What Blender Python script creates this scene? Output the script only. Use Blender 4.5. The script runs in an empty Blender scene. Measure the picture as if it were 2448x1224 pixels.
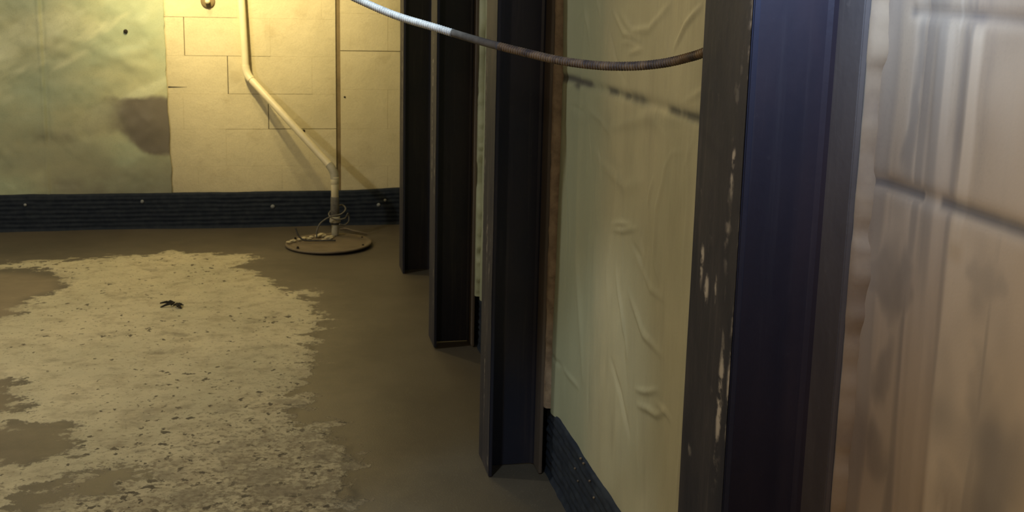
import bpy, bmesh, math, random
import numpy as np
from mathutils import Vector, Matrix

random.seed(4)
rs = np.random.RandomState(7)
S = bpy.context.scene
C = S.collection

# ---------------------------------------------------------------- camera, world, light, exposure
F, H, PX, PY = 2703.0, 1.35, 1224.0, 490.0          # lens in pixels of the 2448 wide frame, eye height, optical axis

def _n(v):
    v = np.array(v, float)
    return v / np.linalg.norm(v)

_Y = _n([-559, 540, -F])
_Z = _n([319, 13860, F])
_Z = _n(_Z - _Y * (_Y @ _Z))
_X = np.cross(_Y, _Z)
CW = np.column_stack([_X, _Y, _Z]).T                # camera axes in the room's axes
cd = bpy.data.cameras.new('camera')
cam = bpy.data.objects.new('camera', cd)
C.objects.link(cam)
m4 = Matrix.Identity(4)
for i in range(3):
    for j in range(3):
        m4[i][j] = CW[i][j]
m4[0][3], m4[1][3], m4[2][3] = 0, 0, H
cam.matrix_world = m4
cd.sensor_width = 36
cd.sensor_fit = 'HORIZONTAL'
cd.lens = F / 2448 * 36
cd.shift_y = -(612 - PY) / 2448
cd.clip_start = 0.05
S.camera = cam
cd.dof.use_dof = True
cd.dof.focus_distance = 1.75
cd.dof.aperture_fstop = 18

w = bpy.data.worlds.new('world')
S.world = w
w.use_nodes = True
w.node_tree.nodes['Background'].inputs[0].default_value = (0.26, 0.34, 0.54, 1)
w.node_tree.nodes['Background'].inputs[1].default_value = 0.10

def lamp(name, kind, loc, energy, color, size=0.06, aim=None, sy=None, spread=None, blend=None, cone=None):
    d = bpy.data.lights.new(name, kind)
    d.energy = energy
    d.color = color
    if kind == 'AREA':
        d.shape = 'RECTANGLE'
        d.size = size
        d.size_y = sy or size
        if spread:
            d.spread = spread
    else:
        d.shadow_soft_size = size
    if kind == 'SPOT':
        d.spot_size = cone
        d.spot_blend = blend
    o = bpy.data.objects.new(name, d)
    C.objects.link(o)
    o.location = loc
    if aim is not None:
        o.rotation_euler = (Vector(aim) - Vector(loc)).to_track_quat('-Z', 'Y').to_euler()
    return o

lamp('ceiling_bulb', 'POINT', (-0.50, 5.58, 2.18), 20, (1.0, 0.80, 0.40), 0.04)
lamp('wall_top_spot', 'SPOT', (-0.52, 5.15, 2.10), 132, (1.0, 0.80, 0.38), 0.04, (-0.32, 6.31, 1.60), cone=1.4, blend=1.0)  # added spot, makes the hot spot at the top of the far wall
lamp('left_bulb', 'POINT', (-1.9, 3.6, 2.15), 46, (0.97, 0.95, 0.82), 0.06)  # second bulb, out of view to the left
lamp('near_fill', 'POINT', (-1.05, 0.1, 1.95), 20, (1.0, 0.78, 0.52), 0.08)  # unseen warm fill from the camera side for the near wall
lamp('flare_tint_light', 'AREA', (0.56, 1.06, 1.56), 2.2, (0.38, 0.58, 1.0), 0.12, (0.70, 1.34, 1.40), 0.08)  # added cool light, imitates blue lens flare on the nearest beam
lamp('conduit_spot', 'SPOT', (-0.15, 1.75, 2.15), 28, (0.74, 0.90, 1.0), 0.05, (0.14, 2.05, 1.34), cone=0.5, blend=0.6)  # added cool spot that whitens the left end of the conduit

S.view_settings.view_transform = 'Standard'
S.view_settings.look = 'None'
S.view_settings.gamma = 1
S.view_settings.use_curve_mapping = False
S.view_settings.exposure = 0.55

# ---------------------------------------------------------------- helpers
def hit(px, py, axis, c):
    """point of the plane axis = c that the survey photograph shows at px, py"""
    r = CW @ _n([px - PX, PY - py, -F])
    o = np.array([0, 0, H])
    return o + r * ((c - o[axis]) / r[axis])

def tag(o, label=None, cat=None, group=None, kind=None):
    if label: o['label'] = label
    if cat: o['category'] = cat
    if group: o['group'] = group
    if kind: o['kind'] = kind
    return o

def link(name, me, mat=None, parent=None, smooth=False):
    if mat: me.materials.append(mat)
    o = bpy.data.objects.new(name, me)
    C.objects.link(o)
    if parent:
        o.parent = parent
    if smooth:
        for p in me.polygons: p.use_smooth = True
    return o

def obj(name, bm, mat=None, parent=None, smooth=False):
    me = bpy.data.meshes.new(name)
    bm.to_mesh(me)
    bm.free()
    return link(name, me, mat, parent, smooth)

def empty(name, loc):
    o = bpy.data.objects.new(name, None)
    C.objects.link(o)
    o.location = loc
    o.empty_display_size = 0.1
    return o

def box(x0, x1, y0, y1, z0, z1, bev=0.0, seg=1):
    bm = bmesh.new()
    bmesh.ops.create_cube(bm, size=1)
    for v in bm.verts:
        v.co = Vector(((x0 + x1) / 2 + v.co.x * (x1 - x0), (y0 + y1) / 2 + v.co.y * (y1 - y0), (z0 + z1) / 2 + v.co.z * (z1 - z0)))
    if bev:
        bmesh.ops.bevel(bm, geom=bm.edges[:], offset=bev, segments=seg, affect='EDGES')
    return bm

def hashf(ix, iy, s):
    ix = ix.astype(np.int64); iy = iy.astype(np.int64)
    h = (ix * 374761393 + iy * 668265263 + s * 974634777) & 0xFFFFFFFF
    h = ((h ^ (h >> 13)) * 1274126177) & 0xFFFFFFFF
    return ((h ^ (h >> 16)) & 0xFFFF) / 65535.0

def vnoise(x, y, s=0):
    x0 = np.floor(x); y0 = np.floor(y)
    fx = x - x0; fy = y - y0
    fx = fx * fx * (3 - 2 * fx); fy = fy * fy * (3 - 2 * fy)
    a = hashf(x0, y0, s); b = hashf(x0 + 1, y0, s); c = hashf(x0, y0 + 1, s); d = hashf(x0 + 1, y0 + 1, s)
    return (a * (1 - fx) + b * fx) * (1 - fy) + (c * (1 - fx) + d * fx) * fy

def fbm(x, y, s=0, o=4):
    t = 0; a = 0.5; n = 0
    for k in range(o):
        t = t + a * vnoise(x * 2 ** k, y * 2 ** k, s + k); n += a; a *= 0.55
    return t / n

def seg_dist(x, y, pts):
    """distance of the field x, y from the polyline, and the place along it (0..1)"""
    best = np.full(x.shape, 1e9); par = np.zeros(x.shape)
    L = [0]
    for a, b in zip(pts[:-1], pts[1:]): L.append(L[-1] + math.hypot(b[0] - a[0], b[1] - a[1]))
    for k, (a, b) in enumerate(zip(pts[:-1], pts[1:])):
        dx, dy = b[0] - a[0], b[1] - a[1]
        l2 = dx * dx + dy * dy + 1e-12
        t = np.clip(((x - a[0]) * dx + (y - a[1]) * dy) / l2, 0, 1)
        d = np.hypot(x - a[0] - t * dx, y - a[1] - t * dy)
        m = d < best
        best = np.where(m, d, best)
        par = np.where(m, (L[k] + t * (L[k + 1] - L[k])) / L[-1], par)
    return best, par

def inside(x, y, pts):
    r = np.zeros(x.shape, bool)
    n = len(pts)
    for i in range(n):
        x1, y1 = pts[i]; x2, y2 = pts[(i + 1) % n]
        c = ((y1 > y) != (y2 > y)) & (x < (x2 - x1) * (y - y1) / (y2 - y1 + 1e-12) + x1)
        r ^= c
    return r

def sdist(x, y, pts):
    d, _ = seg_dist(x, y, list(pts) + [pts[0]])
    return np.where(inside(x, y, pts), d, -d)

def sstep(a, b, v):
    t = np.clip((v - a) / (b - a), 0, 1)
    return t * t * (3 - 2 * t)

def grid(name, P, mat, parent=None, attrs=None, smooth=True, flip=False):
    """P: (n, m, 3) points -> one mesh; attrs: dict name -> (n, m)"""
    n, m = P.shape[:2]
    me = bpy.data.meshes.new(name)
    i = np.arange(n * m).reshape(n, m)
    q = np.stack([i[:-1, :-1], i[1:, :-1], i[1:, 1:], i[:-1, 1:]], -1).reshape(-1, 4)
    if flip: q = q[:, ::-1]
    me.vertices.add(n * m)
    me.vertices.foreach_set('co', P.reshape(-1).astype(np.float32))
    me.loops.add(q.size)
    me.loops.foreach_set('vertex_index', q.reshape(-1).astype(np.int32))
    me.polygons.add(len(q))
    me.polygons.foreach_set('loop_start', np.arange(0, q.size, 4, dtype=np.int32))
    me.update(calc_edges=True)
    if attrs:
        for k, v in attrs.items():
            a = me.attributes.new(k, 'FLOAT', 'POINT')
            a.data.foreach_set('value', np.ascontiguousarray(v, np.float32).reshape(-1))
    o = link(name, me, mat, parent, False)
    me.polygons.foreach_set('use_smooth', np.full(len(q), smooth))
    return o

def tube(pts, r, n=12, cap=True, rad=None):
    """round tube through pts; rad(k) may give each ring's radius"""
    bm = bmesh.new()
    P = [Vector(p) for p in pts]
    t0 = (P[1] - P[0]).normalized()
    u = t0.orthogonal().normalized()
    rings = []
    for k, p in enumerate(P):
        a = P[max(k - 1, 0)]; b = P[min(k + 1, len(P) - 1)]
        t = (b - a).normalized()
        u = (u - t * u.dot(t)).normalized()
        v = t.cross(u)
        rr = rad(k) if rad else r
        rings.append([bm.verts.new(p + (u * math.cos(2 * math.pi * i / n) + v * math.sin(2 * math.pi * i / n)) * rr) for i in range(n)])
    for a, b in zip(rings[:-1], rings[1:]):
        for i in range(n):
            bm.faces.new((a[i], a[(i + 1) % n], b[(i + 1) % n], b[i]))
    if cap:
        for f_ in (bm.faces.new(rings[0][::-1]), bm.faces.new(rings[-1])):
            for e_ in f_.edges: e_.smooth = False
    bmesh.ops.recalc_face_normals(bm, faces=bm.faces[:])
    return bm

def spline(pts, step):
    P = [Vector(p) for p in pts]
    P = [P[0] * 2 - P[1]] + P + [P[-1] * 2 - P[-2]]
    out = []
    for k in range(1, len(P) - 2):
        a, b, c, d = P[k - 1:k + 3]
        n = max(2, int((c - b).length / step))
        for i in range(n):
            t = i / n
            out.append(0.5 * ((2 * b) + (c - a) * t + (2 * a - 5 * b + 4 * c - d) * t * t + (3 * b - 3 * c + d - a) * t ** 3))
    out.append(P[-2])
    res = [out[0]]
    acc = 0
    for a, b in zip(out[:-1], out[1:]):          # even spacing
        L = (b - a).length
        while acc + L >= step and L > 1e-9:
            f = (step - acc) / L
            a = a.lerp(b, f)
            res.append(a.copy()); L = (b - a).length; acc = 0
        acc += L
    return res

def lathe(prof, n=48, c=(0, 0, 0)):
    bm = bmesh.new()
    rings = []
    for r, z in prof:
        if r < 1e-6:
            rings.append([bm.verts.new((c[0], c[1], c[2] + z))])
        else:
            rings.append([bm.verts.new((c[0] + r * math.cos(2 * math.pi * i / n), c[1] + r * math.sin(2 * math.pi * i / n), c[2] + z)) for i in range(n)])
    for a, b in zip(rings[:-1], rings[1:]):
        for i in range(n):
            j = (i + 1) % n
            if len(a) == 1: bm.faces.new((a[0], b[i], b[j]))
            elif len(b) == 1: bm.faces.new((a[i], b[0], a[j]))
            else: bm.faces.new((a[i], b[i], b[j], a[j]))
    bmesh.ops.recalc_face_normals(bm, faces=bm.faces[:])
    return bm

# ---------------------------------------------------------------- materials
class N:
    """a small node builder"""
    def __init__(s, name, rough=0.8, spec=0.3, metal=0.0):
        s.m = bpy.data.materials.new(name); s.m.use_nodes = True
        s.t = s.m.node_tree; s.b = s.t.nodes['Principled BSDF']
        s.b.inputs['Roughness'].default_value = rough
        s.b.inputs['Specular IOR Level'].default_value = spec
        s.b.inputs['Metallic'].default_value = metal
        s.geo = s.t.nodes.new('ShaderNodeNewGeometry')
    def pos(s, scale=(1, 1, 1)):
        v = s.t.nodes.new('ShaderNodeVectorMath'); v.operation = 'MULTIPLY'
        s.t.links.new(s.geo.outputs['Position'], v.inputs[0]); v.inputs[1].default_value = scale
        return v.outputs[0]
    def noise(s, scale, detail=4, rough=0.55, stretch=(1, 1, 1), dist=0):
        n = s.t.nodes.new('ShaderNodeTexNoise')
        s.t.links.new(s.pos(stretch), n.inputs['Vector'])
        n.inputs['Scale'].default_value = scale; n.inputs['Detail'].default_value = detail
        n.inputs['Roughness'].default_value = rough; n.inputs['Distortion'].default_value = dist
        return n.outputs['Fac']
    def attr(s, name):
        a = s.t.nodes.new('ShaderNodeAttribute'); a.attribute_name = name
        return a.outputs['Fac']
    def math(s, op, a, b=0.0, c=0.0):
        n = s.t.nodes.new('ShaderNodeMath'); n.operation = op
        for k, v in enumerate((a, b, c)):
            if isinstance(v, (int, float)): n.inputs[k].default_value = v
            else: s.t.links.new(v, n.inputs[k])
        return n.outputs[0]
    def ramp(s, v, a, b, lo=0.0, hi=1.0):
        n = s.t.nodes.new('ShaderNodeMapRange'); n.interpolation_type = 'SMOOTHSTEP'
        s.t.links.new(v, n.inputs[0])
        for k, x in zip((1, 2, 3, 4), (a, b, lo, hi)): n.inputs[k].default_value = x
        return n.outputs[0]
    def mix(s, f, a, b):
        n = s.t.nodes.new('ShaderNodeMix'); n.data_type = 'RGBA'
        if isinstance(f, (int, float)): n.inputs[0].default_value = f
        else: s.t.links.new(f, n.inputs[0])
        for k, v in ((6, a), (7, b)):
            if isinstance(v, tuple): n.inputs[k].default_value = (*v, 1)
            else: s.t.links.new(v, n.inputs[k])
        return n.outputs[2]
    def color(s, v):
        if isinstance(v, tuple): s.b.inputs['Base Color'].default_value = (*v, 1)
        else: s.t.links.new(v, s.b.inputs['Base Color'])
    def rough(s, v): s.t.links.new(v, s.b.inputs['Roughness'])
    def bump(s, v, strength=0.3, dist=0.002):
        n = s.t.nodes.new('ShaderNodeBump'); n.inputs['Strength'].default_value = strength; n.inputs['Distance'].default_value = dist
        s.t.links.new(v, n.inputs['Height']); s.t.links.new(n.outputs[0], s.b.inputs['Normal'])

def mat_block():
    n = N('painted_block', 0.75, 0.25)
    a = n.noise(1.6, 4, 0.6); b = n.noise(9, 5, 0.6); c = n.noise(160, 2, 0.5)
    col = n.mix(n.ramp(a, 0.35, 0.65), (0.60, 0.53, 0.34), (0.70, 0.62, 0.41))
    col = n.mix(n.ramp(b, 0.50, 0.78, 0, 0.45), col, (0.46, 0.38, 0.22))
    col = n.mix(n.ramp(c, 0.40, 0.7, 0, 0.15), col, (0.40, 0.34, 0.22))
    n.color(col); n.bump(n.math('ADD', b, n.math('MULTIPLY', c, 0.15)), 0.5, 0.012)
    return n.m

def mat_left_sheet():
    n = N('green_tinted_sheet', 0.5, 0.45)
    a = n.noise(1.4, 4, 0.6, (1, 1, 1.8)); b = n.noise(7, 5, 0.65); c = n.noise(180, 2, 0.5)
    col = n.mix(n.ramp(a, 0.35, 0.7), (0.42, 0.48, 0.33), (0.58, 0.57, 0.35))
    col = n.mix(n.ramp(b, 0.45, 0.8, 0, 0.35), col, (0.30, 0.33, 0.20))
    col = n.mix(n.attr('wipe'), col, (0.68, 0.70, 0.48))
    col = n.mix(n.math('MULTIPLY', n.attr('low'), 0.6), col, (0.27, 0.25, 0.18))
    col = n.mix(n.ramp(n.math('ADD', n.attr('shadow_patch'), n.math('MULTIPLY', n.math('SUBTRACT', b, 0.5), 0.5)), 0.05, 0.95, 0, 1), col, (0.19, 0.165, 0.13))
    col = n.mix(n.ramp(c, 0.45, 0.8, 0, 0.2), col, (0.25, 0.25, 0.16))
    n.color(col); n.bump(c, 0.15, 0.002)
    return n.m

def mat_wall_sheet(name, c0, c1, c2):
    n = N(name, 0.5, 0.35)
    a = n.noise(2.6, 4, 0.6, (1, 1, 0.6)); b = n.noise(14, 5, 0.6, (1, 1, 0.25)); c = n.noise(240, 2, 0.5)
    col = n.mix(n.ramp(a, 0.35, 0.68), c0, c1)
    col = n.mix(n.ramp(b, 0.48, 0.8, 0, 0.4), col, c2)
    col = n.mix(n.ramp(c, 0.45, 0.8, 0, 0.12), col, c2)
    col = n.mix(n.ramp(n.attr('pale'), 0.0, 1.0, 0, 1), col, (0.68, 0.51, 0.32))
    col = n.mix(n.attr('green'), col, (0.33, 0.37, 0.27))
    col = n.mix(n.ramp(n.attr('grime'), 0.0, 1.0, 0, 1), col, (0.085, 0.085, 0.085))
    n.color(col); n.bump(c, 0.1, 0.001)
    return n.m

def mat_floor():
    n = N('basement_floor', 0.5, 0.4)
    big = n.noise(2.2, 5, 0.6); mid = n.noise(12, 6, 0.68, (0.8, 1.0, 1)); fine = n.noise(60, 5, 0.7, (0.9, 1.0, 1)); grit = n.noise(230, 3, 0.6)
    edge = n.math('ADD', n.attr('dry'), n.math('ADD', n.math('MULTIPLY', n.math('SUBTRACT', mid, 0.5), 0.46), n.math('MULTIPLY', n.math('SUBTRACT', fine, 0.5), 0.10)))
    dry = n.ramp(edge, -0.012, 0.022)
    wet = n.mix(n.ramp(big, 0.3, 0.7), (0.092, 0.079, 0.060), (0.122, 0.105, 0.080))
    wet = n.mix(n.ramp(grit, 0.60, 0.72, 0, 0.5), wet, (0.30, 0.27, 0.2))
    pale = n.mix(n.ramp(big, 0.3, 0.7), (0.52, 0.48, 0.335), (0.62, 0.56, 0.39))
    pale = n.mix(n.ramp(n.math('ADD', mid, n.math('MULTIPLY', n.attr('worn'), 0.08)), 0.45, 0.70, 0, 0.75), pale, (0.36, 0.31, 0.21))
    speck = n.math('ADD', fine, n.math('MULTIPLY', n.attr('worn'), 0.12))
    pale = n.mix(n.ramp(speck, 0.56, 0.68, 0, 0.8), pale, (0.22, 0.185, 0.125))
    pit = n.noise(32, 4, 0.55, (1, 0.9, 1)); clu = n.noise(3.5, 3, 0.5)
    pit = n.math('ADD', pit, n.math('MULTIPLY', n.math('SUBTRACT', clu, 0.5), 0.25))
    pale = n.mix(n.ramp(n.math('ADD', pit, n.math('MULTIPLY', n.attr('worn'), 0.06)), 0.635, 0.675, 0, 0.9), pale, (0.09, 0.075, 0.055))
    sm = n.noise(7, 5, 0.65, (0.8, 1.0, 1), 0.4)
    pale = n.mix(n.ramp(n.math('ADD', sm, n.math('MULTIPLY', n.attr('worn'), 0.12)), 0.56, 0.74, 0, 0.75), pale, (0.27, 0.235, 0.165))
    halo = n.ramp(edge, -0.25, 0.0, 0, 0.18)
    wet = n.mix(halo, wet, (0.30, 0.25, 0.17))
    wet = n.mix(n.math('MULTIPLY', n.attr('thin'), n.math('ADD', 0.6, mid)), wet, (0.44, 0.34, 0.22))
    n.color(n.mix(dry, wet, pale))
    n.rough(n.math('ADD', n.math('MULTIPLY', dry, 0.42), n.math('ADD', 0.40, n.math('MULTIPLY', grit, 0.15))))
    n.bump(n.math('ADD', n.math('MULTIPLY', n.math('MULTIPLY', fine, dry), 1.0), n.math('MULTIPLY', grit, 0.12)), 0.6, 0.006)
    return n.m

def mat_steel(name, c0, c1, scuffcol, amt, attr=False, rough=0.6):
    n = N(name, rough, 0.35)
    st = n.noise(60, 4, 0.65, (1, 1, 0.035)); b = n.noise(7, 5, 0.6, (1, 1, 0.4)); c = n.noise(40, 4, 0.6)
    col = n.mix(n.ramp(b, 0.35, 0.7), c0, c1)
    col = n.mix(n.ramp(st, 0.52, 0.72, 0, amt), col, scuffcol)
    col = n.mix(n.ramp(c, 0.66, 0.75, 0, amt), col, scuffcol)
    if attr:
        col = n.mix(n.ramp(n.math('MULTIPLY', n.attr('scuff'), n.ramp(c, 0.3, 0.62)), 0.12, 0.75), col, (0.50, 0.45, 0.40))
        n.b.inputs['Specular IOR Level'].default_value = 0.15
    n.color(col); n.bump(n.math('ADD', b, n.math('MULTIPLY', c, 0.4)), 0.35, 0.004)
    return n.m

def mat_plain(name, col, col2=None, scale=20, rough=0.7, spec=0.3, bump=0.2, bd=0.003):
    n = N(name, rough, spec)
    a = n.noise(scale, 5, 0.6)
    n.color(n.mix(n.ramp(a, 0.35, 0.7), col, col2 or tuple(c * 0.7 for c in col)))
    n.bump(a, bump, bd)
    return n.m

M = {
    'block': mat_block(),
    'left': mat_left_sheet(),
    'sheet': mat_wall_sheet('cream_sheet', (0.44, 0.41, 0.27), (0.56, 0.51, 0.34), (0.30, 0.26, 0.175)),
    'nearsheet': mat_wall_sheet('brown_sheet', (0.42, 0.295, 0.18), (0.55, 0.40, 0.24), (0.27, 0.19, 0.13)),
    'floor': mat_floor(),
    'steel': mat_steel('dark_steel', (0.022, 0.025, 0.042), (0.036, 0.034, 0.046), (0.08, 0.07, 0.075), 0.3, False, 0.45),
    'nearweb': mat_steel('brown_dark_steel', (0.034, 0.027, 0.034), (0.052, 0.036, 0.040), (0.075, 0.06, 0.06), 0.3, False, 0.5),
    'face': mat_steel('rusted_steel', (0.026, 0.027, 0.042), (0.060, 0.056, 0.066), (0.125, 0.112, 0.112), 0.55, True),
    'backflange': mat_steel('dull_steel', (0.11, 0.09, 0.078), (0.16, 0.13, 0.105), (0.22, 0.18, 0.14), 0.4),
    'grout': mat_plain('packing_grout', (0.40, 0.31, 0.22), (0.26, 0.20, 0.145), 30, 0.9, 0.2, 0.6, 0.01),
    'palegrout': mat_plain('pale_green_packing', (0.40, 0.43, 0.31), (0.30, 0.32, 0.22), 14, 0.6, 0.4, 0.3, 0.004),  # packing coloured pale green like the sheet beside it
    'neargrout': mat_plain('smooth_packing_grout', (0.44, 0.31, 0.18), (0.33, 0.23, 0.14), 12, 0.85, 0.2, 0.3, 0.004),
    'board': mat_plain('black_drain_board', (0.016, 0.022, 0.036), (0.028, 0.036, 0.050), 25, 0.75, 0.2, 0.3),
    'boarddot': mat_plain('pale_pin', (0.30, 0.32, 0.34), (0.2, 0.22, 0.24), 60),
    'wall': mat_plain('wall_paint', (0.48, 0.43, 0.30), (0.38, 0.34, 0.24), 3, 0.85),
    'ceil': mat_plain('joists', (0.22, 0.17, 0.12), (0.15, 0.12, 0.09), 3, 0.9),
    'pvc': mat_plain('cream_pvc', (0.86, 0.77, 0.52), (0.78, 0.70, 0.46), 12, 0.4, 0.45, 0.03),
    'pvcgrey': mat_plain('dusty_pvc', (0.50, 0.47, 0.36), (0.38, 0.35, 0.27), 25, 0.5, 0.4, 0.05),
    'rubber': mat_plain('black_rubber', (0.03, 0.03, 0.032), (0.07, 0.065, 0.06), 25, 0.6),
    'lid': mat_plain('dusty_lid', (0.19, 0.152, 0.105), (0.145, 0.115, 0.08), 9, 0.6, 0.3, 0.1),
    'dark': mat_plain('dark_void', (0.03, 0.022, 0.016), (0.02, 0.016, 0.012), 9, 0.9),
    'seal': mat_plain('brown_sealant', (0.25, 0.19, 0.10), (0.17, 0.13, 0.07), 12, 0.8, 0.2, 0.4),
    'crumb': mat_plain('mortar_crumb', (0.62, 0.55, 0.36), (0.42, 0.36, 0.24), 50, 0.9, 0.2, 0.5),
    'twig': mat_plain('dark_twig', (0.035, 0.03, 0.022), (0.02, 0.018, 0.014), 60, 0.9),
    'white': mat_plain('pale_galvanised', (0.85, 0.87, 0.86), (0.60, 0.63, 0.63), 90, 0.4, 0.5, 0.2, 0.001),
    'tape': mat_plain('grey_tape', (0.17, 0.16, 0.14), (0.10, 0.095, 0.085), 60, 0.7, 0.3, 0.2),
    'rust': mat_plain('rusty_conduit', (0.08, 0.065, 0.06), (0.30, 0.21, 0.12), 45, 0.5, 0.5, 0.3, 0.001),
}

WX, WY = 0.74, 6.31                    # right wall and far wall planes
XL, YB, ZC = -3.3, -2.2, 2.30

# ---------------------------------------------------------------- floor
pp = lambda L: [tuple(hit(x, y, 2, 0.0)[:2]) for x, y in L]
outline = pp([(-900, 640), (0, 620), (120, 613), (200, 613), (250, 610), (375, 608), (400, 598), (520, 606), (612, 611), (600, 627), (575, 640), (640, 662),
              (660, 680), (690, 700), (745, 690), (740, 715), (755, 740), (775, 765), (772, 785), (740, 795), (755, 815), (740, 840), (750, 880),
              (715, 905), (700, 935), (760, 960), (700, 990), (720, 1010), (815, 1012), (790, 1040), (830, 1070), (850, 1090), (868, 1110),
              (840, 1130), (838, 1180), (820, 1224), (812, 1500), (-900, 1500)])
holes = [pp([(-300, 640), (60, 655), (135, 665), (138, 690), (60, 712), (42, 750), (-20, 765), (-300, 740)]),
         pp([(-200, 880), (20, 905), (48, 965), (30, 985), (-200, 990)]),
         pp([(-200, 1000), (60, 1012), (150, 1012), (185, 1040), (170, 1080), (60, 1115), (-200, 1120)]),
         pp([(40, 1195), (150, 1145), (300, 1112), (330, 1130), (280, 1180), (200, 1198), (60, 1230)])]
xs = np.linspace(-2.2, WX + 0.1, 300); ys = np.linspace(1.6, WY + 0.05, 520)
gx, gy = np.meshgrid(xs, ys, indexing='ij')
dry = sdist(gx, gy, outline)
thin = np.zeros(gx.shape)
for k, hpoly in enumerate(holes):
    hd = sdist(gx, gy, hpoly)
    thin = np.maximum(thin, (0.36, 0.2, 0.15, 0.1)[k] * sstep(-.05, .05, hd))
    dry = np.minimum(dry, -hd + (0.0, 0.0, 0.005, 0.01)[k])
# crust patch fades to a mottled zone near the top left
dry = np.clip(dry, -0.4, 0.4)
sp = hit(60, 640, 2, 0)
dry = dry - 0.10 * np.exp(-(((gx - sp[0]) / 0.35) ** 2 + ((gy - sp[1]) / 0.35) ** 2))
worn = sstep(0.0, 1.0, (3.9 - gy) / 1.6 + (gx + 0.35) * 0.7)
crust = sstep(-0.01, 0.05, dry + (fbm(gx * 13, gy * 13, 3) - 0.5) * 0.15)
gz = (fbm(gx * 2, gy * 2, 11) - 0.5) * 0.012 + crust * (0.002 + 0.005 * (fbm(gx * 30, gy * 30, 5) - 0.3)) - 0.002
floor = grid('floor', np.stack([gx, gy, gz], -1), M['floor'], None, {'dry': dry, 'worn': worn, 'thin': thin})
tag(floor, kind='structure')
def slab(name, x0, x1, y0, y1, z, par):
    X, Y = np.meshgrid(np.linspace(x0, x1, 8), np.linspace(y0, y1, 8), indexing='ij')
    return grid(name, np.stack([X, Y, np.full(X.shape, z)], -1), M['floor'], par, {'dry': np.full(X.shape, -0.3), 'worn': np.zeros(X.shape)})
slab('slab', XL, -2.2, YB, WY, -0.004, floor)
slab('slab', -2.2, WX + 0.1, YB, 1.62, -0.004, floor)

# ---------------------------------------------------------------- ceiling and side walls (out of the frame, they bounce the light)
tag(obj('ceiling', box(XL, WX + 0.1, YB, WY + 0.1, ZC, ZC + 0.05), M['ceil']), kind='structure')
tag(obj('wall_left', box(XL - 0.1, XL, YB, WY + 0.1, 0, ZC), M['wall']), kind='structure')
tag(obj('wall_back', box(XL, WX + 0.1, YB - 0.1, YB, 0, ZC), M['wall']), kind='structure')
tag(obj('wall_right', box(WX + 0.012, WX + 0.12, YB, WY + 0.1, 0, ZC), M['wall']), kind='structure')

# ---------------------------------------------------------------- far wall: painted blocks over a backing
far = tag(obj('wall_far', box(XL, WX + 0.1, WY + 0.02, WY + 0.16, 0, ZC), M['seal']), kind='structure')
SEAM0, SEAM1 = hit(803, 200, 1, WY)[0], hit(814, 200, 1, WY)[0]
crs = [hit(500, y, 1, WY)[2] for y in (42, 134, 225, 309, 398)]         # bed joints left of the seam
beds = [0.0, crs[4] - 0.2, crs[4], crs[3], crs[2], crs[1], crs[0], crs[0] + 0.203, crs[0] + 0.406, crs[0] + 0.609, crs[0] + 0.812, ZC]
beds = sorted(b for b in beds if b <= ZC)
headx = {6: hit(357, 20, 1, WY)[0], 5: hit(440, 80, 1, WY)[0], 4: hit(545, 190, 1, WY)[0], 3: hit(642, 270, 1, WY)[0], 2: hit(740, 350, 1, WY)[0]}
BL = 0.448
G = 0.0001
OPEN = 0.0018                                  # half the width of the opened crack joints
row_heads = {}
for r in range(len(beds) - 1):
    z0, z1 = beds[r], beds[r + 1]
    hx = headx.get(r, headx[6] + (BL / 2 if r % 2 else 0))
    heads = [hx + k * BL for k in range(-8, 8)]
    heads = [x for x in heads if -1.25 < x < SEAM0 - 0.05] + [SEAM0]
    heads = [heads[0] - BL] + heads if heads[0] > -1.0 else heads
    row_heads[r] = heads
    for a, b in zip(heads[:-1], heads[1:]):
        ga = gb = G; gt = gd = G
        if r in headx and r >= 3 and abs(a - headx[r]) < 0.01: ga = OPEN          # the stepped crack
        if r in headx and r >= 3 and abs(b - headx[r]) < 0.01: gb = OPEN
        if r >= 3 and abs(b - headx.get(r, 9)) < 0.3 and r <= 6: pass
        # the bed crack runs half a block from this course's head joint to the next one's
        if r in headx and 3 <= r <= 6 and abs(a - headx[r]) < 0.01: gd = 0.0016
        if r == 2 and a > headx[2] - BL - 0.02: gt = 0.0016
        bm = box(a + ga, b - gb, WY, WY + 0.03, z0 + gd, z1 - gt, 0.0006)
        obj('block', bm, M['block'], far)
bedsr = [0, hit(870, 397, 1, WY)[2], hit(870, 308, 1, WY)[2], hit(870, 214, 1, WY)[2], hit(870, 122, 1, WY)[2]]
bedsr += [bedsr[-1] + 0.203 * k for k in range(1, 6)] + [ZC]
for r in range(len(bedsr) - 1):
    g = OPEN if r in (3,) else 0.0012
    heads = [SEAM1, WX + 0.01] if r % 2 else [SEAM1, SEAM1 + 0.26, WX + 0.01]
    for a, b in zip(heads[:-1], heads[1:]):
        obj('block', box(a + 0.0003, b - 0.0003, WY - 0.006, WY + 0.03, bedsr[r] + (OPEN if r == 4 else G), bedsr[r + 1] - (OPEN if r == 3 else G), 0.0008), M['block'], far)
obj('sealant_joint', box(SEAM0, SEAM1, WY + 0.008, WY + 0.03, 0, ZC), M['seal'], far)
cx0, cz0 = hit(402, 208, 1, WY)[[0, 2]]; cx1 = hit(447, 208, 1, WY)[0]
bm = box(cx0, cx1, WY - 0.0006, WY + 0.01, cz0 - .004, cz0 + .003)
for v in bm.verts:
    if v.co.x > cx1 - 1e-4: v.co.z = cz0 - 0.0005 + (0.001 if v.co.z > cz0 else 0)
obj('open_crack', bm, M['dark'], far)
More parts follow.
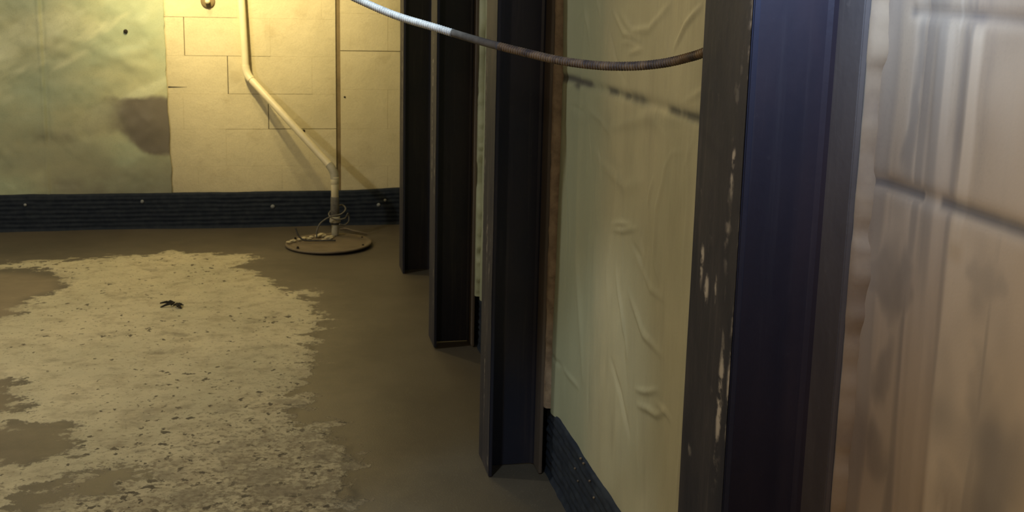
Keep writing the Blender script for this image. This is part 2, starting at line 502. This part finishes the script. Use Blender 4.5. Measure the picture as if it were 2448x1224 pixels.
# ---------------------------------------------------------------- left sheet on the far wall
EDGE_T, EDGE_B = hit(391, 0, 1, WY)[0], hit(411, 430, 1, WY)[0]
u = np.linspace(0, 1, 330); v = np.linspace(0.185, ZC - 0.02, 190)
U, V = np.meshgrid(u, v, indexing='ij')
edge = EDGE_B + (EDGE_T - EDGE_B) * np.clip((V - 0.25) / 0.95, 0, 1.3) + (fbm(V * 9, V * 0 + 3, 2) - 0.5) * 0.02
xl = XL + 0.01
X = xl + (edge - xl) * U ** 0.75
bulge = (fbm(X * 3.2 + 5, V * 3.4, 21) - 0.45) * 0.035 + (fbm(X * 9, V * 9, 22) - 0.5) * 0.010
for px in (((0, 60), (110, 30), (150, 10)), ((100, 110), (220, 150), (350, 120)), ((150, 90), (240, 120), (345, 165)), ((0, 150), (60, 120), (130, 90))):
    d, _ = seg_dist(X, V, [tuple(hit(a, b, 1, WY)[[0, 2]]) for a, b in px])
    bulge = bulge + 0.005 * np.exp(-(d / 0.035) ** 2)
for xx in (100, 107):
    d = np.abs(X - hit(xx, 150, 1, WY)[0])
    bulge = bulge + (0.006 if xx == 100 else -0.006) * np.exp(-(d / 0.01) ** 2)
fade = sstep(0, 0.10, (edge - X))
Yp = WY - 0.006 - np.clip(bulge, -0.003, 1) * (0.15 + 0.85 * fade) - 0.004
pt = [tuple(hit(a, b, 1, WY)[[0, 2]]) for a, b in ((415, 232), (250, 232), (225, 245), (190, 290), (210, 330), (280, 325), (330, 350), (370, 366), (415, 370))]  # dark shadow area painted into the sheet's colour
shadow_patch = sstep(-0.03, 0.03, sdist(X, V, pt) + (fbm(X * 9, V * 9, 91) - .5) * .08) * (0.25 + 0.75 * sstep(-1.0, -0.70, X))
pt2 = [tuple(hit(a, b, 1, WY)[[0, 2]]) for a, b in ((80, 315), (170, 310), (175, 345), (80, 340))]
shadow_patch = np.maximum(shadow_patch, 0.40 * sstep(-0.06, 0.04, sdist(X, V, pt2)))
shadow_patch = np.maximum(shadow_patch, 0.55 * sstep(0.42, 0.20, V) * sstep(-1.3, -0.6, X + (fbm(X * 4, V * 4, 9) - .5)))
ru, rv = X * .85 + V * .52, -X * .52 + V * .85
wipe = sstep(.50, .72, fbm(ru * 2.6, rv * 9, 95)) * sstep(.35, .9, V) * 0.9
low = sstep(.75, .25, V) * sstep(.3, .6, fbm(X * 3, V * 4, 96))
sh = grid('plastic_sheet', np.stack([X, Yp, V], -1), M['left'], None, {'shadow_patch': shadow_patch, 'wipe': wipe, 'low': low})
md = sh.modifiers.new('s', 'SOLIDIFY'); md.thickness = 0.002; md.offset = -1
tag(sh, 'greenish plastic sheet covering the left part of the far wall, with a dark shadow painted into its colour', 'plastic sheet')
nl = hit(300, 75, 1, WY - 0.02)
nb = lathe([(0, 0.006), (0.006, 0.004), (0.011, 0.001), (0.011, -0.006)], 12); bmesh.ops.rotate(nb, verts=nb.verts[:], cent=(0, 0, 0), matrix=Matrix.Rotation(math.pi / 2, 3, 'X'))
bmesh.ops.translate(nb, verts=nb.verts[:], vec=nl)
obj('nail', nb, M['dark'], sh)

# ---------------------------------------------------------------- black drain board along the foot of both walls
def drain_profile(h):
    pr = [(0.0, h), (0.014, h - 0.002), (0.016, h - 0.012)]
    z = h - 0.018
    while z > 0.02:
        pr += [(0.015, z), (0.018, z - 0.006), (0.018, z - 0.012), (0.015, z - 0.018)]
        z -= 0.024
    pr += [(0.018, 0.008), (0.024, -0.004)]
    return pr
prof = np.array(drain_profile(0.196))
xa = np.linspace(XL, WX - 0.004, 340)
A, B = np.meshgrid(xa, np.arange(len(prof)), indexing='ij')
wob = (fbm(A * 5, A * 0, 31) - 0.5) * 0.008 + np.where(A > 0.3, (A - 0.3) * 0.03, 0)
P = np.stack([A, WY - 0.008 - prof[B.astype(int), 0] - (fbm(A * 12, B * 0.7, 5) - 0.5) * 0.006, prof[B.astype(int), 1] + wob * (prof[B.astype(int), 1] > 0.1)], -1)
bf = tag(grid('baseboard_far', P, M['board'], None, None, True), kind='structure')
ya = np.linspace(YB, WY - 0.02, 620)
A, B = np.meshgrid(ya, np.arange(len(prof)), indexing='ij')
P = np.stack([WX - 0.004 - prof[B.astype(int), 0] * 0.8 - (fbm(A * 25, B * 1.7, 6) - 0.5) * 0.010, A, prof[B.astype(int), 1]], -1)
br = tag(grid('baseboard_right', P, M['board'], None, None, True), kind='structure')
for px, py, rr in ((340, 482, .010), (652, 494, .012), (905, 490, .011), (921, 479, .009), (60, 490, .008)):
    c = hit(px, py, 1, WY - 0.028)
    bm = lathe([(0, 0.006), (rr * 0.6, 0.005), (rr, 0.0), (rr * 0.9, -0.006)], 12)
    bmesh.ops.rotate(bm, verts=bm.verts[:], cent=(0, 0, 0), matrix=Matrix.Rotation(math.pi / 2, 3, 'X'))
    bmesh.ops.translate(bm, verts=bm.verts[:], vec=c)
    obj('fixing_pin', bm, M['boarddot'], bf, True)
for px, py in ((1388, 1096), (1375, 1120), (1395, 1108), (1382, 1150), (1410, 1150), (1420, 1190)):
    c = hit(px, py, 0, WX - 0.02)
    bm = bmesh.new(); bmesh.ops.create_icosphere(bm, subdivisions=1, radius=0.0035)
    bmesh.ops.translate(bm, verts=bm.verts[:], vec=c)
    obj('rust_speck', bm, M['rust'], br)

# ---------------------------------------------------------------- plastic sheets on the right wall
def yz(L): return [tuple(hit(a, b, 0, WX)[1:]) for a, b in L]
def joint(Yg, Vg, L, wdt):
    d, t = seg_dist(Yg, Vg, yz(L))
    return np.exp(-(d / wdt) ** 2), t

# far sheet: from behind the nearest beam to the far corner
ya = np.concatenate([np.linspace(1.34, 3.05, 520), np.linspace(3.06, WY - 0.012, 300)]); za = np.linspace(0.19, ZC - 0.02, 420)
Yg, Vg = np.meshgrid(ya, za, indexing='ij')
b = (fbm(Yg * 3.2, Vg * 1.1, 41) - 0.5) * 0.014 + (fbm(Yg * 14, Vg * 3.5, 42) - 0.5) * 0.005
def ridge(L, wd, am, Yg=Yg, Vg=Vg):
    d, t = seg_dist(Yg, Vg, yz(L))
    return 0.75 * am * np.exp(-(d / wd) ** 2) * (0.25 + 0.75 * np.sin(np.clip(t, 0, 1) * math.pi))
for L, wd, am in [
    ([(1468, 537), (1490, 533), (1518, 539)], .006, .006), ([(1468, 548), (1495, 552), (1530, 546)], .006, .006),
    ([(1525, 930), (1550, 937), (1580, 932)], .006, .006), ([(1530, 968), (1555, 978), (1575, 992), (1600, 985)], .007, .007),
    ([(1575, 965), (1600, 985), (1615, 1010)], .006, .005),
    ([(1478, 640), (1495, 760), (1508, 860)], .008, .005), ([(1510, 700), (1545, 800), (1590, 850)], .009, .006), ([(1525, 610), (1560, 690), (1600, 720)], .008, .004),
    ([(1470, 860), (1490, 940), (1510, 1040)], .010, -.006), ([(1600, 400), (1575, 500), (1570, 620), (1590, 700)], .010, .005),
    ([(1490, 30), (1520, 75), (1560, 70), (1610, 10)], .008, .004), ([(1620, 115), (1650, 60), (1690, 15)], .006, .006),
    ([(1470, 20), (1500, 80), (1540, 95)], .006, .004), ([(1510, 128), (1545, 118)], .005, .004),
    ([(1650, 900), (1640, 1050), (1625, 1224)], .008, .004), ([(1410, 0), (1392, 300), (1385, 620), (1400, 900)], .018, .010),
    ([(1450, 310), (1560, 280), (1600, 330)], .012, .003), ([(1420, 360), (1500, 450), (1550, 430)], .014, .004),
    ([(1660, 300), (1655, 500), (1640, 700)], .01, .003), ([(1370, 0), (1360, 300), (1358, 700)], .008, -.006)]:
    b = b + ridge(L, wd, am)
j, t = joint(Yg, Vg, [(1342, 178), (1400, 197), (1550, 243), (1690, 288)], .011)
j2, _ = joint(Yg, Vg, [(1100, 106), (1342, 180)], .012)
rr_ = np.random.RandomState(5)
for k in range(46):
    y0_, z0_ = rr_.uniform(1.5, 2.8), rr_.uniform(0.22, 1.35)
    a_ = rr_.uniform(0.9, 2.2) if k % 4 else rr_.uniform(-.5, .5)
    l_ = rr_.uniform(.03, .12)
    c_ = rr_.uniform(-.35, .35)
    pts_ = [(y0_, z0_), (y0_ + l_ * math.cos(a_), z0_ + l_ * math.sin(a_)), (y0_ + l_ * 2 * math.cos(a_ + c_), z0_ + l_ * 2 * math.sin(a_ + c_))]
    m_ = (np.abs(Yg[:, 0] - y0_) < .35)
    d_, t_ = seg_dist(Yg[m_], Vg[m_], pts_)
    b[m_] += rr_.choice([-1, 1]) * rr_.uniform(.0012, .003) * np.exp(-(d_ / rr_.uniform(.005, .010)) ** 2) * np.sin(np.clip(t_, 0, 1) * math.pi)
dash = sstep(0.30, 0.62, fbm(Yg * 9, Vg * 9 + 4, 12)) * 0.8 + 0.15
grime = np.clip(j * dash * 0.9 + j2 * 0.5, 0, 1)
for px, py, r in ((1362, 190, .02), (1385, 203, .025), (1525, 236, .03), (1540, 240, .03), (1662, 274, .012), (1350, 172, .012)):
    c = hit(px, py, 0, WX); d = np.hypot((Yg - c[1]) * 0.6, (Vg - c[2]) * 2.0)
    grime = np.maximum(grime, 0.75 * np.exp(-(d / r) ** 2))
smud = hit(1500, 430, 0, WX)
grime = np.maximum(grime, 0.28 * np.exp(-(((Yg - smud[1]) / .12) ** 2 + ((Vg - smud[2]) / .06) ** 2)) * sstep(.3, .7, fbm(Yg * 20, Vg * 20, 3)))
b = b - 0.004 * j
# it swells out a little over the packing beside each beam
for yb in (1.44, 2.90, 4.05, 5.16):
    b = b + 0.012 * np.exp(-((Yg - yb + 0.03) / 0.035) ** 2) * (yb > 2)
bot = 0.006 * (fbm(Yg * 8, Vg * 0, 77) - 0.5)
P = np.stack([WX - 0.008 - np.clip(b, -0.006, 0.03), Yg, Vg + np.where(Vg < 0.2, bot, 0)], -1)
s2 = grid('plastic_sheet', P, M['sheet'], None, {'grime': grime, 'pale': np.zeros(Yg.shape), 'green': 0.8 * sstep(2.35, 2.75, Yg + (fbm(Yg * 5, Vg * 1.2, 90) - .5) * .25)}, True, True)
tag(s2, 'wrinkled cream plastic sheet running behind the steel beams, beyond the nearest one', 'plastic sheet')

# near sheet
ya = np.linspace(0.35, 1.30, 560); za = np.linspace(0.19, ZC - 0.02, 420)
Yg, Vg = np.meshgrid(ya, za, indexing='ij')
Ye = 1.305 + (fbm(Vg * 7, Vg * 0, 51) - 0.5) * 0.035 + (fbm(Vg * 40, Vg * 0, 52) - 0.5) * 0.014     # ragged edge beside the beam
Yg = 0.35 + (Yg - 0.35) / 0.95 * (Ye - 0.35)
b = (fbm(Yg * 4, Vg * 1.4, 61) - 0.5) * 0.016 + (fbm(Yg * 16, Vg * 2, 62, 2) - 0.5) * 0.003
def band(yc, wd, lo, hi, s=0.004):
    return sstep(-s, s, wd / 2 - np.abs(Yg - yc - (fbm(Vg * 6, Vg * 0 + yc, 8) - .5) * 0.008)) * sstep(lo - .02, lo + .01, Vg) * (1 - sstep(hi - .01, hi + .02, Vg))
Y1, Y2, Y3, Y4 = hit(2235, 600, 0, WX)[1], hit(2335, 300, 0, WX)[1], hit(2185, 900, 0, WX)[1], hit(2290, 560, 0, WX)[1]
pale = 0.62 * band(Y1, .034, .0, 1.31, .007) + 0.75 * band(Y2, .026, 1.075, 1.31, .006) + 0.3 * band(Y4, .03, .7, 1.06)
wideY = hit(2280, 300, 0, WX)[1]
pale = np.maximum(pale, 0.22 * band(wideY, .10, .3, 1.31))
blot = fbm(Yg * 3.5 + 2, Vg * 3.2, 71, 3)
pale = np.maximum(pale, 0.7 * sstep(0.45, 0.66, blot))
b = b + 0.0015 * band(Y1, .034, .0, 1.31, .008) + 0.002 * band(Y2, .026, 1.075, 1.31, .008)
b = b + 0.008 * np.exp(-((Yg - hit(2090, 700, 0, WX)[1]) / .018) ** 2)
def spot(px, py, wy, wz, a):
    c = hit(px, py, 0, WX)
    wa = (fbm(Yg * 11, Vg * 7, int(px) + 5) - .5) * wy * 4; wb = (fbm(Yg * 11, Vg * 7, int(px) + 9) - .5) * wz * 2.6
    q = ((Yg - c[1] + wa) / wy) ** 2 + ((Vg - c[2] + wb) / wz) ** 2
    return a * np.exp(-q ** 2) * (0.65 + 0.7 * (fbm(Yg * 14, Vg * 9, int(px)) - 0.1))
for q in ((2250, 560, .03, .05, .7), (2270, 520, .05, .03, .5), (2120, 790, .05, .035, .55), (2150, 1120, .02, .14, .5), (2055, 1000, .014, .22, .5), (2420, 700, .045, .06, .6), (2430, 1120, .05, .11, .75),
          (2380, 560, .03, .04, .4), (2120, 130, .03, .08, .35), (2330, 860, .02, .06, .25), (2060, 620, .014, .10, .55)):
    pale = np.maximum(pale, spot(*q))
dark = np.zeros(Yg.shape)
for q in ((2150, 600, .035, .07, .55), (2120, 900, .035, .055, .6), (2360, 960, .05, .08, .45), (2207, 230, .013, .11, .5), (2110, 1100, .02, .05, .45), (2370, 660, .03, .03, .4), (2280, 1150, .03, .06, .35), (2240, 760, .012, .1, .2)):
    dark = np.maximum(dark, spot(*q))
j, t = joint(Yg, Vg, [(2030, 402), (2060, 413), (2200, 458), (2448, 546), (2900, 700)], .0105)
k, t2 = joint(Yg, Vg, [(2205, 28), (2311, 36), (2448, 49), (2900, 75)], .0085)
brk = 1 - 0.75 * band(Y1, .03, .9, 1.3)
grime = np.clip(j * (0.50 + 0.4 * fbm(Yg * 12, Vg * 12, 9)) * brk + k * (0.35 + 0.6 * sstep(.35, .6, fbm(Yg * 10, Vg * 8, 14))), 0, 1)
b = b - 0.0025 * (j + k)
d = hit(2215, 200, 0, WX)[1]
grime = np.maximum(grime, 0.22 * np.exp(-((Yg - d) / .014) ** 2) * sstep(1.1, 1.2, Vg))
grime = np.maximum(grime, 0.55 * sstep(0.42, 0.70, fbm(Yg * 5, Vg * 3.4 + 9, 73)))
grime = np.maximum(grime, dark * 0.95)
stk = fbm(Yg * 38, Vg * 1.6, 63, 3)
pale = np.maximum(pale, 0.5 * sstep(.52, .72, stk)); grime = np.maximum(grime, 0.42 * sstep(.55, .3, stk))
P = np.stack([WX - 0.009 - np.clip(b, -0.006, 0.03), Yg, Vg], -1)
s3 = grid('plastic_sheet', P, M['nearsheet'], None, {'grime': grime, 'pale': pale}, True, True)
tag(s3, 'brownish streaked plastic sheet with vertical folds, right of the nearest beam', 'plastic sheet')

# ---------------------------------------------------------------- steel beams
FX, D, BW, TF, TW = 0.553, 0.152, 0.158, 0.009, 0.008
def beam(y0, label, near=False, seed=0):
    r = empty('steel_beam', (FX + D / 2, y0 + BW / 2, 0))
    tag(r, label, 'beam', 'steel beams standing along the right wall')
    ox, oy = FX + D / 2, y0 + BW / 2
    # room-side flange: its face carries the scuffs
    bm = box(-D / 2, -D / 2 + TF, -BW / 2, BW / 2, 0, ZC, 0.0015, 2)
    o = obj('flange', bm, M['steel'], r); o['label'] = 'room side flange with scuffed face'
    ny, nz = (40, 900) if near else (10, 120)
    A, B = np.meshgrid(np.linspace(-BW / 2 + 0.002, BW / 2 - 0.002, ny), np.linspace(0.001, ZC - 0.001, nz), indexing='ij')
    sc = np.zeros(A.shape)
    if near:
        def blob(px, py, wy, wz, a):
            c = hit(px, py, 0, FX)
            return a * np.exp(-(((A + oy - c[1]) / wy) ** 2 + ((B - c[2]) / wz) ** 2))
        for q in ((1806, 20, .008, .05, 1.6), (1804, 85, .006, .02, 1.2), (1756, 385, .006, .014, 1.4), (1752, 440, .007, .02, 1.0), (1680, 625, .006, .03, 1.4),
                  (1690, 690, .008, .02, 1.3), (1712, 690, .004, .02, 1.0), (1722, 960, .010, .07, 0.9), (1745, 900, .006, .09, 0.9), (1740, 560, .010, .06, .55),
                  (1715, 1080, .015, .07, .45), (1760, 700, .004, .12, .6), (1700, 560, .02, .05, .3)):
            sc = np.maximum(sc, blob(*q))
        sc = sc * (0.35 + 0.9 * fbm(A * 160 + 3, B * 60, 4)) + 0.22 * sstep(.60, .8, fbm(A * 60, B * 3.5, 6)) + 0.30 * sstep(.55, .75, fbm(A * 45 + 7, B * 18, 66)) * sstep(.4, .6, fbm(A * 12, B * 3, 67))
    else:
        sc = 0.5 * sstep(.55, .75, fbm(A * 60 + seed, B * 2.2, 6))
    dz = (fbm(A * 30, B * 6, 15 + seed) - 0.5) * 0.0012
    f = grid('flange_face', np.stack([np.full(A.shape, -D / 2 - 0.0009) - dz, A, B], -1), M['face'], o, {'scuff': sc}, True, True)
    f['label'] = 'worn rusted face towards the room'
    bm = box(-D / 2 + TF, D / 2 - TF, -TW / 2, TW / 2, 0, ZC)
    for s in (-1, 1):                      # root fillets
        for e in (-1, 1):
            xx = e * (D / 2 - TF)
            vs = [bm.verts.new(p) for p in ((xx, s * TW / 2, 0), (xx - e * .010, s * TW / 2, 0), (xx - e * .003, s * (TW / 2 + .003), 0), (xx, s * (TW / 2 + .010), 0))]
            vt = [bm.verts.new(v.co + Vector((0, 0, ZC))) for v in vs]
            for i in range(1, 3): bm.faces.new((vs[i], vs[i + 1], vt[i + 1], vt[i]))
    bmesh.ops.recalc_face_normals(bm, faces=bm.faces[:])
    obj('web', bm, M['nearweb'] if near else M['steel'], r)
    o = obj('flange', box(D / 2 - TF, D / 2, -BW / 2, BW / 2, 0, ZC, 0.0015, 2), M['backflange'], r); o['label'] = 'wall side flange'
    # ragged packing between beam and wall
    n = 260
    zz = np.linspace(0.2, ZC, n)
    ring = []
    for s in (0, 1):
        yy = -BW / 2 - 0.002 - (0.012 if near else 0.016 if y0 < 3 else 0.03) * sstep(.35, .8, fbm(zz * 9, zz * 0 + 5 + seed, 33)) - 0.006 * fbm(zz * 40, zz * 0, 34 + seed)
        ring.append(yy)
    x0, x1 = D / 2 - 0.001, WX - ox - 0.002
    P = np.zeros((n, 6, 3))
    P[:, :, 2] = zz[:, None]
    yy = ring[0]
    P[:, 0, 0] = x0; P[:, 0, 1] = BW / 2
    P[:, 1, 0] = x0; P[:, 1, 1] = yy + 0.012
    P[:, 2, 0] = x0 + 0.004; P[:, 2, 1] = yy + 0.003
    P[:, 3, 0] = (x0 + x1) / 2; P[:, 3, 1] = yy
    P[:, 4, 0] = x1; P[:, 4, 1] = yy - 0.006
    P[:, 5, 0] = x1; P[:, 5, 1] = BW / 2
    grid('packing_grout', P, M['neargrout'] if near else M['grout'] if y0 < 3 else M['palegrout'], r, None, True, True)
    return r
beam(1.278, 'nearest and widest-looking steel beam, scuffed face, right of the hanging conduit', True, 0)
beam(2.900, 'second nearest steel beam, dark channel beside the cream sheet', False, 3)
beam(4.048, 'third steel beam back, narrow, between the second nearest beam and the farthest one', False, 6)
beam(5.160, 'farthest and slimmest steel beam, beside the far wall corner', False, 9)

# ---------------------------------------------------------------- sump lid
LC = Vector((0.235, 5.785, 0)); LR = 0.222
lid = empty('sump_lid', LC)
tag(lid, 'round dusty sump pit lid on the floor under the cream pipe', 'lid')
obj('gap_skirt', lathe([(LR * 0.86, -0.004), (LR * 0.93, -0.003), (LR * 0.93, 0.008), (LR * 0.86, 0.008)], 64), M['dark'], lid)  # dark skirt standing in for the shadow gap under the lid
bm = lathe([(0, 0.020), (LR * .55, 0.0195), (LR * .82, 0.0185), (LR * .84, 0.0165), (LR * .92, 0.0165), (LR * .94, 0.019), (LR * .985, 0.0185), (LR, 0.0155), (LR, 0.010), (LR * .985, 0.008), (0, 0.008)], 72)
for v in bm.verts: v.co.z += 0.004 * (v.co.x / LR)
obj('cover_plate', bm, M['lid'], lid, True)
for a in (25, 150, 215, 330):
    q = math.radians(a)
    obj('bolt', lathe([(0, .026), (.005, .025), (.006, .018), (.009, .017)], 8, (LR * .88 * math.cos(q), LR * .88 * math.sin(q), 0)), M['dark'], lid)

# ---------------------------------------------------------------- discharge pipe
PR = 0.0195
base = hit(803, 566, 1, 5.926); base[2] = 0.020
def at(px, py, Y): return Vector(hit(px, py, 1, Y))
yv = 5.926
e1 = at(800, 408, yv)
e2 = at(588, 177, WY - 0.045)
top0 = at(577, 0, WY - 0.04); dirv = (top0 - e2).normalized()
top = e2 + dirv * ((ZC - e2.z) / dirv.z)
root = empty('drain_pipe', (e1.x, yv, 0.02))
tag(root, 'cream plastic discharge pipe rising from the sump lid and bending up the far wall', 'pipe')
def part(name, bm, mat, sm=True, par=root, label=None):
    bmesh.ops.translate(bm, verts=bm.verts[:], vec=-root.location)
    o = obj(name, bm, mat, par, sm)
    if label: o['label'] = label
    return o
def zat(py): return at(803, py, yv).z
def cyl(z0, z1, r0, r1=None, n=20):
    r1 = r1 or r0
    return lathe([(0, z0), (r0 * .92, z0), (r0, z0 + .002), (r1, z1 - .002), (r1 * .92, z1), (0, z1)], n, (e1.x, yv, 0))
part('lower_pipe', cyl(0.0225, zat(528), PR * .98, PR * .92), M['pvcgrey'])
part('pipe_collar', cyl(zat(531), zat(517), PR * 1.5, PR * 1.35), M['pvcgrey'])
part('clamp_band', cyl(zat(536), zat(531), PR * 1.25), M['rubber'])
part('check_valve', cyl(zat(517), zat(470), PR * 1.22, PR * 1.12), M['tape'], True, root, 'grey rubber check valve sleeve')
part('riser', cyl(zat(471), e1.z - 0.035, PR), M['pvc'])
part('coupling', cyl(zat(440), e1.z - 0.03, PR * 1.12), M['pvc'])
d1 = (e2 - e1).normalized()
def bend(c, a, b, L=0.045, r=PR * 1.13):
    p0, p2 = c + a * L, c + b * L
    pts = [p0 * (1 - t) ** 2 + c * 2 * t * (1 - t) + p2 * t * t for t in [i / 8 for i in range(9)]]
    return tube(pts, r, 20)
part('elbow', bend(e1, Vector((0, 0, -1)), d1), M['pvcgrey'])
part('sloping_pipe', tube([e1 + d1 * .03, e1.lerp(e2, .5), e2 - d1 * .03], PR, 20), M['pvc'])
part('elbow', bend(e2, -d1, dirv), M['pvc'])
part('upper_pipe', tube([e2 + dirv * .03, e2.lerp(top, .5), top], PR, 20), M['pvc'])

# cord tangled round the valve and lying on the lid
def wire(name, L, r, mat, label, cat):
    pts = spline([at(a, b_, y) for a, b_, y in L], 0.006)
    for p in pts: p.z = max(p.z, 0.0305)
    o = obj(name, tube(pts, r, 8), mat, None, True)
    return tag(o, label, cat)
wire('power_cord', [(707, 546, 5.80), (712, 560, 5.79), (722, 572, 5.78), (738, 577, 5.775), (760, 578, 5.77), (790, 578, 5.765), (803, 577, 5.765)], 0.0045, M['rubber'],
     'short black cord curling up from the left side of the sump lid', 'cord')
wire('float_cord', [(757, 573, 5.86), (758, 550, 5.86), (768, 532, 5.87), (790, 518, 5.87), (815, 512, 5.86), (826, 500, 5.90), (818, 490, 5.96), (800, 497, 5.97), (786, 512, 5.93), (800, 524, 5.875), (824, 522, 5.88),
                    (832, 510, 5.92), (834, 528, 5.92), (824, 538, 5.90), (810, 536, 5.88)], 0.0042, M['tape'],
     'grey brown cord tangled around the black valve of the cream pipe', 'cord')
wire('float_cord', [(812, 548, 5.88), (826, 546, 5.86), (846, 552, 5.84), (866, 556, 5.83), (880, 560, 5.83)], 0.004, M['lid'],
     'dusty cord lying to the right of the pipe across the sump lid', 'cord')
for i, (px, py, s) in enumerate(((760, 567, .016), (770, 566, .020), (782, 570, .012), (787, 571, .017), (793, 567, .012), (745, 568, .010), (729, 571, .012), (716, 574, .010), (701, 577, .011), (690, 580, .009), (775, 574, .009), (738, 572, .010))):
    c = hit(px, py, 2, 0.021)
    bm = bmesh.new(); bmesh.ops.create_icosphere(bm, subdivisions=2, radius=s)
    for v in bm.verts:
        v.co.z *= 0.6; v.co.x *= 1.5 if i > 4 else 1.1
        v.co *= 1 + 0.35 * (random.random() - .5)
    o = obj('mortar_crumb', bm, M['crumb']); o.location = (c[0], c[1], 0.020 + s * 0.45)
    tag(o, 'pale mortar crumb lying on the left half of the sump lid', 'crumb', 'mortar crumbs on the sump lid')

# ---------------------------------------------------------------- small things
c = hit(412, 730, 2, 0.004)
bm = bmesh.new()
def twig_bits():
    allb = bmesh.new()
    for k in range(9):
        a = random.uniform(-.5, .5) + (0 if k < 6 else 1.6)
        L = random.uniform(.02, .055)
        p0 = Vector((random.uniform(-.03, .03), random.uniform(-.03, .03), 0.006))
        dv = Vector((math.cos(a), math.sin(a), random.uniform(-.1, .35)))
        t = tube([p0 - dv * L * .5, p0 + Vector((0, 0.004, .003)), p0 + dv * L * .5], .0035, 6, True, lambda i: (.003, .006, .002)[i])
        me = bpy.data.meshes.new('t'); t.to_mesh(me); t.free(); allb.from_mesh(me); bpy.data.meshes.remove(me)
    return allb
bm.free()
o = obj('twig_clump', twig_bits(), M['twig']); o.location = (c[0], c[1], 0.004)
tag(o, 'small dark clump of twigs on the pale dry patch of floor', 'debris')

c = hit(497, 3, 1, WY)
kn = empty('wall_bolt', (c[0], WY, c[2]))
tag(kn, 'rusty bolt end with pale tip sticking out of the far wall near the top edge', 'bolt')
def ymesh(prof, n=16, rot=0):
    b_ = lathe(prof, n)
    bmesh.ops.rotate(b_, verts=b_.verts[:], cent=(0, 0, 0), matrix=Matrix.Rotation(math.pi / 2, 3, 'X'))
    return b_
obj('washer', ymesh([(0, 0.012), (.030, .012), (.036, .008), (.038, 0)], 20), M['seal'], kn, True)
obj('bolt_tip', ymesh([(0, 0.05), (.008, .048), (.013, .04), (.013, .01)], 12), M['pvc'], kn, True)
for px, py, yy, s in ((824, 232, WY - .006, .006), (726, 313, WY, .009)):
    c = hit(px, py, 1, yy)
    o = obj('wall_nail', ymesh([(0, 0.006), (s * .7, .004), (s, -.001)], 10), M['dark'])
    o.location = (c[0], yy, c[2])
    tag(o, 'dark nail head in the far wall ' + ('right of the vertical brown joint' if px > 800 else 'behind the sloping pipe'), 'nail')

# ---------------------------------------------------------------- hanging flexible conduit
L = [(1240, 122, 1.83), (1340, 145, 1.76), (1430, 156.5, 1.70), (1510, 158, 1.65), (1580, 152, 1.605), (1640, 139, 1.56), (1693, 121, 1.515)]
pl = [Vector(hit(-0 + a, b_, 1, y)) for a, b_, y in L]
left = [Vector(hit(a, b_, 1, y)) for a, b_, y in [(700, -75, 2.16), (830, -13, 2.09), (940, 35, 2.02), (1040, 66, 1.955), (1150, 99, 1.89)]]
first = left[0]
hang = [Vector((first.x - .42, first.y + .18, ZC)), Vector((first.x - .36, first.y + .15, first.z + .55)), Vector((first.x - .17, first.y + .07, first.z + .13))]
tailp = [pl[-1] + Vector((0.035, -0.045, 0.03)), pl[-1] + Vector((0.05, -0.10, 0.05))]
pts = spline(hang + left + pl + tailp, 0.00125)
proj = [CW.T @ (np.array(p) - np.array([0, 0, H])) for p in pts]
sx = [PX + F * q[0] / -q[2] for q in proj]
i1 = next(i for i, x in enumerate(sx) if x > 1082); i2 = next(i for i, x in enumerate(sx) if x > 1195)
cr = empty('flexible_conduit', (0, 0, 0)); cr.location = pts[i1]
tag(cr, 'ribbed flexible conduit sagging across the top of the view to the nearest beam', 'conduit')
R0 = 0.0066
def sec(name, a, b_, mat, rib=True, lab=None, rr=R0):
    seg = [p - cr.location for p in pts[a:b_]]
    if rib:
        bm = tube(seg, rr, 12, True, lambda k: rr * (1.0, 1.10, 1.0, 0.78)[(k + a) % 4])
    else:
        bm = tube(seg[::4] + [seg[-1]], rr, 12)
    o = obj(name, bm, mat, cr, True)
    if lab: o['label'] = lab
sec('conduit_section', 0, i1, M['white'], True, 'pale galvanised ribbed length')
sec('tape_wrap', i1 - 2, i2, M['tape'], False, 'smooth grey tape wrap', R0 * 1.04)
sec('conduit_section', i2 - 1, len(pts), M['rust'], True, 'dark rusty ribbed length')
